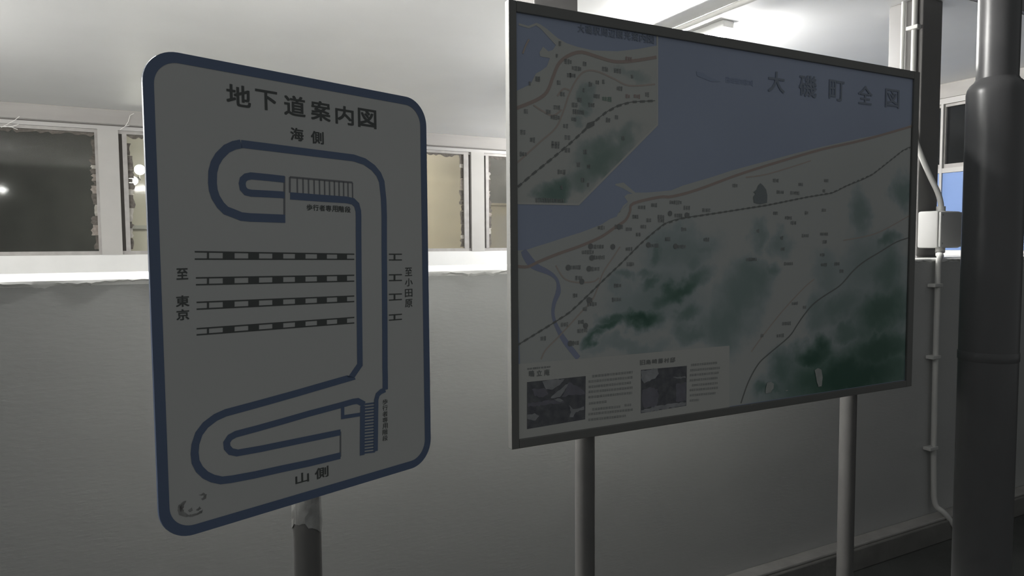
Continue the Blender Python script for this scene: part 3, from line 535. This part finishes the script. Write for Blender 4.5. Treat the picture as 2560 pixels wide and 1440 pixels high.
# ------------------------------------------------------------------ pipes and junction box by the right column
jb = thing('junction_box', 'small pale grey junction box on the front of the right column', 'box', (4.46, 2.66, 1.57))
MB().box(4.30, 4.545, 2.590, 2.718, 1.572, 1.80, 0.012).build('body', 'box', jb, True)
MB().box(4.306, 4.539, 2.574, 2.589, 1.578, 1.794, 0.007).build('lid', 'box', jb, True)
for x in (4.325, 4.52):
    for z in (1.60, 1.775):
        MB().tube([(x, 2.572, z), (x, 2.575, z)], 0.006, 10).build('screw', 'screw', jb)

def smooth_path(pts, n=6):
    P = [Vector(p) for p in pts]; out = []
    for i in range(len(P) - 1):
        p0, p1, p2, p3 = P[max(i - 1, 0)], P[i], P[i + 1], P[min(i + 2, len(P) - 1)]
        for k in range(n):
            t = k / n
            out.append(0.5 * ((2 * p1) + (p2 - p0) * t + (2 * p0 - 5 * p1 + 4 * p2 - p3) * t * t + (3 * p1 - p0 - 3 * p2 + p3) * t ** 3))
    out.append(P[-1]); return out
up_ = thing('conduit_pipe', 'pale conduit running down the right column and curving into the junction box', 'pipe', (4.285, 2.76, 2.9))
MB().tube([(4.285, 2.76, 3.119), (4.285, 2.76, 2.60)] + smooth_path([(4.285, 2.76, 2.40), (4.283, 2.745, 2.28), (4.285, 2.70, 2.155), (4.355, 2.685, 2.03), (4.42, 2.67, 1.925), (4.442, 2.66, 1.85), (4.444, 2.66, 1.801)]), 0.0165).build('tube', 'pipe', up_, True)
MB().tube([(4.444, 2.66, 1.802), (4.444, 2.66, 1.832)], 0.026, 14).build('gland', 'pipe', up_, True)
MB().box(4.260, 4.304, 2.725, 2.80, 2.925, 2.95, 0.004).build('clamp', 'pipe', up_)
MB().tube([(4.285, 2.835, 3.119), (4.285, 2.835, 1.9)], 0.012).build('tube', 'pipe', up_, True)
lo = thing('conduit_pipe', 'pale conduit running from the junction box down the low wall to the kerb', 'pipe', (4.05, 2.43, FZ))
MB().tube(smooth_path([(4.40, 2.63, 1.571), (4.395, 2.628, 1.548), (4.34, 2.60, 1.534), (4.20, 2.52, 1.532), (4.085, 2.437, 1.53), (4.045, 2.425, 1.50), (4.043, 2.425, 1.42)]) + [(4.043, 2.425, 0.9), (4.05, 2.425, 0.4)] + smooth_path([(4.065, 2.425, 0.12), (4.075, 2.415, 0.06), (4.10, 2.375, 0.02), (4.17, 2.335, -0.09), (4.185, 2.33, -0.12)]), 0.0155).build('tube', 'pipe', lo, True)
MB().tube([(4.40, 2.63, 1.573), (4.392, 2.626, 1.545)], 0.027, 14).build('gland', 'pipe', lo, True)
for z, s in ((1.36, -1), (0.945, -1), (0.41, -1)):
    MB().box(4.043 - 0.055, 4.043 + 0.022, 2.406, 2.4515, z - 0.01, z + 0.01, 0.003).build('clamp', 'pipe', lo)

# ------------------------------------------------------------------ street pole at the right
sp = thing('steel_pole', 'thick grey round steel pole with stepped neck at the right edge', 'pole', (2.395, 1.269, FZ))
px_, py_ = 2.395, 1.269
MB().lathe(px_, py_, [(0.0825, FZ), (0.0825, 2.062)], 40).build('lower_tube', 'pole', sp, True)
MB().lathe(px_, py_, [(0.0825, 2.062), (0.0825, 2.072), (0.080, 2.085), (0.073, 2.098), (0.062, 2.108), (0.0585, 2.115)], 40).build('reducer', 'pole', sp, True)
MB().lathe(px_, py_, [(0.0575, 2.105), (0.0575, 3.9)], 40).build('upper_tube', 'pole', sp, True)
MB().lathe(px_, py_, [(0.0828, 1.225), (0.0845, 1.228), (0.0845, 1.252), (0.0828, 1.255)], 40).build('strap', 'pole', sp, True)
MB().lathe(px_, py_, [(0.14, FZ), (0.14, FZ + 0.015)], 24).build('base_flange', 'pole', sp)

# ------------------------------------------------------------------ underpass guide sign
A_ = (0.0105, 1.419); ANG = math.atan2(0.22, 0.615)
RX, RY = 0.3044, 1.5719
gs = thing('guide_sign', 'white rounded underpass guide sign with blue route map and blue border, on a pole', 'sign', (RX, RY, FZ), ANG)
OX = (A_[0] - RX) * math.cos(ANG) + (A_[1] - RY) * math.sin(ANG)
FYS = -0.045
SX0, SX1, SZ0, SZ1 = OX, OX + 0.653, 1.0575 - FZ, 1.9575 - FZ
def sp_(pts): return [(p[0] / 1000 + OX, p[1] / 1000 - FZ) for p in pts]
def sbuild(mb, name, m, sm=False): return mb.build(name, m, gs, sm, world=False)
mb = MB(); prism(mb, rrect(SX0, SX1, SZ0, SZ1, 0.062, 12), FYS, FYS + 0.005); panel = sbuild(mb, 'panel', 'panel')
mb = MB()
o_ = rrect(SX0 - 0.0012, SX1 + 0.0012, SZ0 - 0.0012, SZ1 + 0.0012, 0.063, 12); i_ = rrect(SX0 + 0.018, SX1 - 0.018, SZ0 + 0.018, SZ1 - 0.018, 0.045, 12)
n = len(o_); y = FYS - 0.0006
mb.add([(p[0], y, p[1]) for p in o_] + [(p[0], y, p[1]) for p in i_] + [(p[0], FYS + 0.0052, p[1]) for p in o_],
       [(k, (k + 1) % n, (k + 1) % n + n, k + n) for k in range(n)] + [(k, k + 2 * n, (k + 1) % n + 2 * n, (k + 1) % n) for k in range(n)])
sbuild(mb, 'border', 'blue')
for pts, w in zip(ART_ROUTE, ART_ROUTE_W):
    sbuild(MB().ribbon(sp_(pts), w / 1000, FYS - 0.0006), 'route_line', 'blue')
for k, (pts, w) in enumerate(zip(ART_ROUTE2, ART_ROUTE2_W)):
    sbuild(MB().ribbon(sp_(pts), w / 1000, FYS - 0.0008 - 0.0001 * k), 'route_line', 'blue')
mb = MB()
for pts in ART_STAIRS: mb.ribbon(sp_(pts), 0.0042, FYS - 0.0005)
sbuild(mb, 'stair_treads', 'blue')['kind'] = 'stuff'
mb = MB()
for k, pts in enumerate(ART_THIN): mb.ribbon(sp_(pts), 0.0042 if k < 4 else 0.0034, FYS - 0.0004)
sbuild(mb, 'thin_outline', 'ink_soft')['kind'] = 'stuff'
for pts in ART_RAILS: sbuild(MB().ribbon(sp_(pts), 0.0028, FYS - 0.0004), 'rail_line', 'ink')
for pts in ART_TIES: sbuild(MB().flat(sp_(pts), FYS - 0.0007), 'rail_block', 'ink')
for key, nm, bold in (('title', 'title_character', 0.02), ('sea', 'seaside_character', 0.022), ('stair', 'stairs_lettering', 0.022), ('left', 'left_character', 0.022),
                      ('right', 'right_character', 0.012), ('hill', 'hillside_character', 0.02), ('stair2', 'vertical_stairs_lettering', 0.008)):
    mb = MB()
    for k_, ch, cx, cz, w, h in ART_TEXT:
        if k_ == key:
            put_glyph(mb, ch, cx / 1000 + OX, cz / 1000 - FZ, w / 1000, h / 1000, FYS - 0.0006, bold)
            if 'stair' not in key: sbuild(mb, nm, 'ink'); mb = MB()
    if 'stair' in key: sbuild(mb, nm, 'ink')['kind'] = 'stuff'
def rough_(pts):
    out = []
    for i, p in enumerate(pts):
        q = pts[(i + 1) % len(pts)]
        for k in range(3):
            t = k / 3; out.append((p[0] + (q[0] - p[0]) * t + random.uniform(-0.0009, 0.0009), p[1] + (q[1] - p[1]) * t + random.uniform(-0.0009, 0.0009)))
    return out
mb = MB()
for pts in ART_EMBLEM: mb.flat(rough_(sp_(pts)), FYS - 0.0005)
em = sbuild(mb, 'worn_emblem', 'worn'); em['kind'] = 'stuff'; em['label'] = 'worn dark crescent emblem'
# pole with tape and two clamps
sbuild(MB().lathe(0, 0, [(0.0305, 0), (0.0305, 1.90)], 28), 'pole', 'post', True)
mb = MB(); n = 28; vs = []; fs = []
for k in range(n):
    a = 2 * math.pi * k / n; c, s = math.cos(a), math.sin(a)
    zz = 0.985 - FZ + 0.012 * math.sin(a * 2 + 0.6) + random.uniform(-0.004, 0.004)
    for q in range(5):
        r = 0.0315 + (0.0018 * random.random() if q < 4 else 0.001); vs.append((r * c, r * s, zz + (1.056 - FZ - zz) * q / 4))
for k in range(n):
    for q in range(4): fs.append((k * 5 + q, ((k + 1) % n) * 5 + q, ((k + 1) % n) * 5 + q + 1, k * 5 + q + 1))
mb.add(vs, fs); sbuild(mb, 'tape_wrap', 'tape')['label'] = 'torn silver tape around the pole'
for z in (1.25 - FZ, 1.80 - FZ):
    sbuild(MB().box(-0.06, 0.06, -0.0395, 0.033, z, z + 0.035, 0.003), 'clamp', 'post')

# ------------------------------------------------------------------ town map board
BY = 1.72; BX = 1.805
tb = thing('map_board', 'large framed town map board with blue sea and green hills on two posts', 'map board', (BX, BY, FZ))
bx0, bx1, bz0, bz1 = 0.898, 2.708, 1.030, 2.268
MB().box(bx0 + 0.01, bx1 - 0.01, BY + 0.004, BY + 0.018, bz0 + 0.01, bz1 - 0.01).build('panel', 'panel', tb)
fwid = 0.024
MB().box(bx0, bx0 + fwid, BY - 0.004, BY + 0.02, bz0, bz1, 0.002).build('frame_rail', 'board_frame', tb)
MB().box(bx1 - 0.034, bx1, BY - 0.004, BY + 0.02, bz0, bz1, 0.002).build('frame_rail', 'board_frame', tb)
MB().box(bx0 + fwid, bx1 - 0.034, BY - 0.004, BY + 0.02, bz1 - 0.030, bz1, 0.002).build('frame_rail', 'board_frame', tb)
MB().box(bx0 + fwid, bx1 - 0.034, BY - 0.004, BY + 0.02, bz0, bz0 + 0.026, 0.002).build('frame_rail', 'board_frame', tb)
for x in (1.1796, 2.401):
    MB().lathe(x, 1.772, [(0.0305, FZ), (0.0305, 2.2)], 28).build('post', 'post', tb, True)
    for z in (1.2, 2.0):
        MB().box(x - 0.06, x + 0.06, 1.735, 1.806, z, z + 0.04, 0.003).build('clamp', 'post', tb)
PF = BY + 0.0037
def mm(pts): return [(p[0] / 1000, p[1] / 1000) for p in pts]
GREEN = [(0.22, (0.50, 0.57, 0.57)), (0.5, (0.30, 0.40, 0.38)), (0.75, (0.15, 0.265, 0.215)), (1.0, (0.055, 0.15, 0.105))]
M['land'] = blob_mat('map_land_print', (0.73, 0.72, 0.685), ART_BLOB, GREEN, BX, FZ)
M['inset'] = blob_mat('map_inset_print', (0.70, 0.70, 0.66), ART_IBLOB, [(0.25, (0.47, 0.535, 0.515)), (0.55, (0.32, 0.415, 0.375)), (0.8, (0.20, 0.31, 0.27))], BX, FZ)
lay = [0]
def L_(k): return PF - 0.0003 * k
ix0, ix1, iz0, iz1 = bx0 + fwid - 0.001, bx1 - 0.033, bz0 + 0.025, bz1 - 0.029
MB().flat([(ix0, iz0), (ix1, iz0), (ix1, iz1), (ix0, iz1)], L_(0)).build('sea_print', 'sea', tb)
MB().flat(mm(ART_LAND), L_(1)).build('land_print', 'land', tb)
mb = MB()
for p in ART_RIVER: mb.ribbon(mm(p), [w / 1000 for w in ART_RIVER_W], L_(2), 5)
mb.build('river_print', 'river', tb)
MB().ribbon(mm(ART_ROAD[0]), 0.0085, L_(3), 4).build('coast_road_print', 'red', tb)
for p in ART_ROAD_THIN: MB().ribbon(mm(p), 0.0042, L_(3) + 0.0001, 4).build('road_print', 'brown', tb)
def rough(pts, amp=0.0022, step=0.007):
    out = []
    for i, p in enumerate(pts):
        q = pts[(i + 1) % len(pts)]; n = max(1, int(math.hypot(q[0] - p[0], q[1] - p[1]) / step))
        for k in range(n):
            t = k / n; j = amp if k else amp * 0.4
            out.append((p[0] + (q[0] - p[0]) * t + random.uniform(-j, j), p[1] + (q[1] - p[1]) * t + random.uniform(-j, j)))
    return out
def dashes(mb, pts, w, on, off, y):
    P = [Vector(p) for p in pts]; d = 0; pos = 0.0; seg = []
    Q = []
    for i in range(len(P) - 1):
        n = max(2, int((P[i + 1] - P[i]).length / 0.003))
        Q += [P[i].lerp(P[i + 1], k / n) for k in range(n)]
    cur = [Q[0]]
    for q, r in zip(Q, Q[1:]):
        pos += (r - q).length
        ph = pos % (on + off)
        if ph < on: cur.append(r)
        else:
            if len(cur) > 1: mb.ribbon(cur, w, y)
            cur = [r]
mb = MB(); mb.ribbon(mm(ART_RAIL[0]), 0.0028, L_(4), 3); dashes(mb, mm(ART_RAIL[0]), 0.0058, 0.014, 0.012, L_(4) - 0.0001)
mb.build('railway_print', 'rail', tb)['kind'] = 'stuff'
mb = MB(); mb.ribbon(mm(ART_HIGHWAY[0]), 0.0045, L_(4), 4); mb.build('highway_print', 'rail', tb)
def marks(lst, name, m, y, h=0.013):
    mb = MB()
    for x, z, w in lst:
        w = max(w, 10) / 1000 * 1.15; x0 = x / 1000 - w / 2; zc = z / 1000 - BAR; xx = x0
        while xx < x0 + w - 0.004:
            g = min(random.uniform(0.006, 0.011), x0 + w - xx); hh = h * random.uniform(0.7, 1.05)
            for q in range(3):
                zq = zc - hh / 2 + hh * (q + 0.5) / 3
                mb.flat([(xx, zq - hh * 0.11), (xx + g * random.uniform(0.6, 0.85), zq - hh * 0.11), (xx + g * 0.8, zq + hh * 0.11), (xx, zq + hh * 0.11)], y)
            if random.random() < 0.8: 
                xm = xx + g * random.uniform(0.2, 0.6)
                mb.flat([(xm, zc - hh / 2), (xm + 0.002, zc - hh / 2), (xm + 0.002, zc + hh / 2), (xm, zc + hh / 2)], y - 0.0001)
            xx += g
    o = mb.build(name, m, tb); o['kind'] = 'stuff'; return o
BAR = 0.0
marks(ART_MARKS, 'map_labels', 'mark', L_(5))
for p in ART_DOTS:
    x, z = p[0] / 1000, p[1] / 1000
    MB().flat([(x + 0.0085 * math.cos(k * math.pi / 5), z + 0.0085 * math.sin(k * math.pi / 5)) for k in range(10)], L_(6)).build('map_symbol', 'dot', tb)
MB().flat(mm(ART_TREE), L_(6)).build('tree_symbol', 'tree', tb)
# inset map
MB().flat(mm(ART_INSET), L_(2)).build('inset_land_print', 'inset', tb)
mb = MB()
for p in ART_INSET_EDGE: mb.ribbon(mm(p), 0.006, L_(3))
mb.build('inset_edge', 'info', tb)
MB().ribbon(mm(ART_INSET_ROAD[0]), 0.0095, L_(4), 4).build('coast_road_print', 'red', tb)
for p in ART_INSET_ROAD2: MB().ribbon(mm(p), 0.0048, L_(4) + 0.0001, 4).build('road_print', 'brown', tb)
mb = MB(); mb.ribbon(mm(ART_INSET_RAIL[0]), 0.0022, L_(5), 3); dashes(mb, mm(ART_INSET_RAIL[0]), 0.0065, 0.017, 0.013, L_(5) - 0.0001)
mb.flat(mm(ART_STATION), L_(6)); mb.build('railway_print', 'rail', tb)['kind'] = 'stuff'
marks(ART_INSET_MARKS, 'map_labels', 'mark', L_(6), 0.014)
marks(ART_INSET_GREEN, 'map_labels', 'greenmark', L_(6), 0.015)
marks(ART_INSET_RED, 'map_labels', 'redmark', L_(6), 0.013)
# information strip with two photographs
MB().flat(mm(ART_INFO), L_(4)).build('information_strip', 'info', tb)
for k, p in enumerate(ART_PHOTO):
    ph = MB().flat(mm(p), L_(5)).build('photo_print', 'photo', tb)
lights = ART_PH_LIGHT; mids = ART_PH_MID
for nm, lst, m in (('photo_highlight', lights, 'photo_light'), ('photo_midtone', mids, 'photo_mid')):
    for q, p in enumerate(lst): MB().flat(rough(mm(p)), L_(6) - 0.00005 * (nm == 'photo_highlight')).build(nm, m, tb)
mb = MB()
for a, b in ART_TEXTLINES:
    x = a[0]
    while x < b[0] - 3:
        w = min(random.uniform(7, 12), b[0] - x); t_ = (x - a[0]) / (b[0] - a[0]); z = a[1] + (b[1] - a[1]) * t_
        for dz in (-2.6, 0, 2.6):
            mb.flat([(x / 1000, (z + dz - 0.7) / 1000), ((x + w * 0.8) / 1000, (z + dz - 0.7) / 1000), ((x + w * 0.8) / 1000, (z + dz + 0.7) / 1000), (x / 1000, (z + dz + 0.7) / 1000)], L_(6))
        x += w
mb.build('information_text', 'mark', tb)['kind'] = 'stuff'
marks([[(p[0][0] + p[1][0]) / 2, (p[0][1] + p[1][1]) / 2, p[1][0] - p[0][0]] for p in ART_KANA], 'reading_text', 'mark', L_(6), 0.006)
for key, nm, m, bold in (('title', 'title_lettering', 'title', 0.013), ('inset', 'inset_lettering', 'title', 0.02), ('info', 'information_lettering', 'dot', 0.02)):
    mb = MB()
    for k_, ch, cx, cz, w, h in ART_MTEXT:
        if k_ == key:
            put_glyph(mb, ch, cx / 1000, cz / 1000, w / 1000, h / 1000, L_(7), bold)
            if key == 'title': mb.build('title_character', m, tb); mb = MB()
    if key != 'title': mb.build(nm, m, tb)['kind'] = 'stuff'
MB().flat(mm(ART_FADED[0]), L_(3)).build('faded_mark', 'faint', tb)
marks([[(p[0][0] + p[1][0]) / 2, (p[0][1] + p[1][1]) / 2, p[1][0] - p[0][0]] for p in ART_FADED2], 'faded_lettering', 'faint', L_(3), 0.02)
for p in ART_SCRAPE[:2]: MB().flat(rough(mm(p), 0.001), L_(7)).build('scrape_mark', 'scrape', tb)['label'] = 'pale scraped patch'
MB().flat(mm(ART_SCRAPE[2]), L_(7)).build('scrape_mark', 'scrape', tb)

# ------------------------------------------------------------------ cobwebs on the far beam
def web(lb, x, z, strands):
    w = thing('cobweb', lb, 'cobweb', (x, FY - 0.03, z))
    mb = MB()
    for pts in strands:
        mb.tube([(x + a, FY - 0.04 - 0.02 * abs(a), z + b) for a, b in pts], 0.003, 5)
    mb.build('strands', 'web', w)
web('white cobweb strands on the far beam at the left edge', -1.24, 2.85, [[(0, 0.0), (0.05, 0.035), (0.12, 0.085), (0.16, 0.125)], [(-0.03, 0.01), (0.04, 0.01), (0.10, 0.02), (0.15, 0.045)], [(0.03, 0.015), (0.09, 0.01), (0.14, -0.01)]])
web('white cobweb strand on the beam above the left mullion', -0.175, 2.905, [[(0, 0), (0.05, 0.04), (0.08, 0.09)], [(0.05, 0.04), (0.09, 0.05)], [(0.08, 0.09), (0.10, 0.16), (0.14, 0.185)]])

for o in ROOTS:
    if '_o' in o: del o['_o']
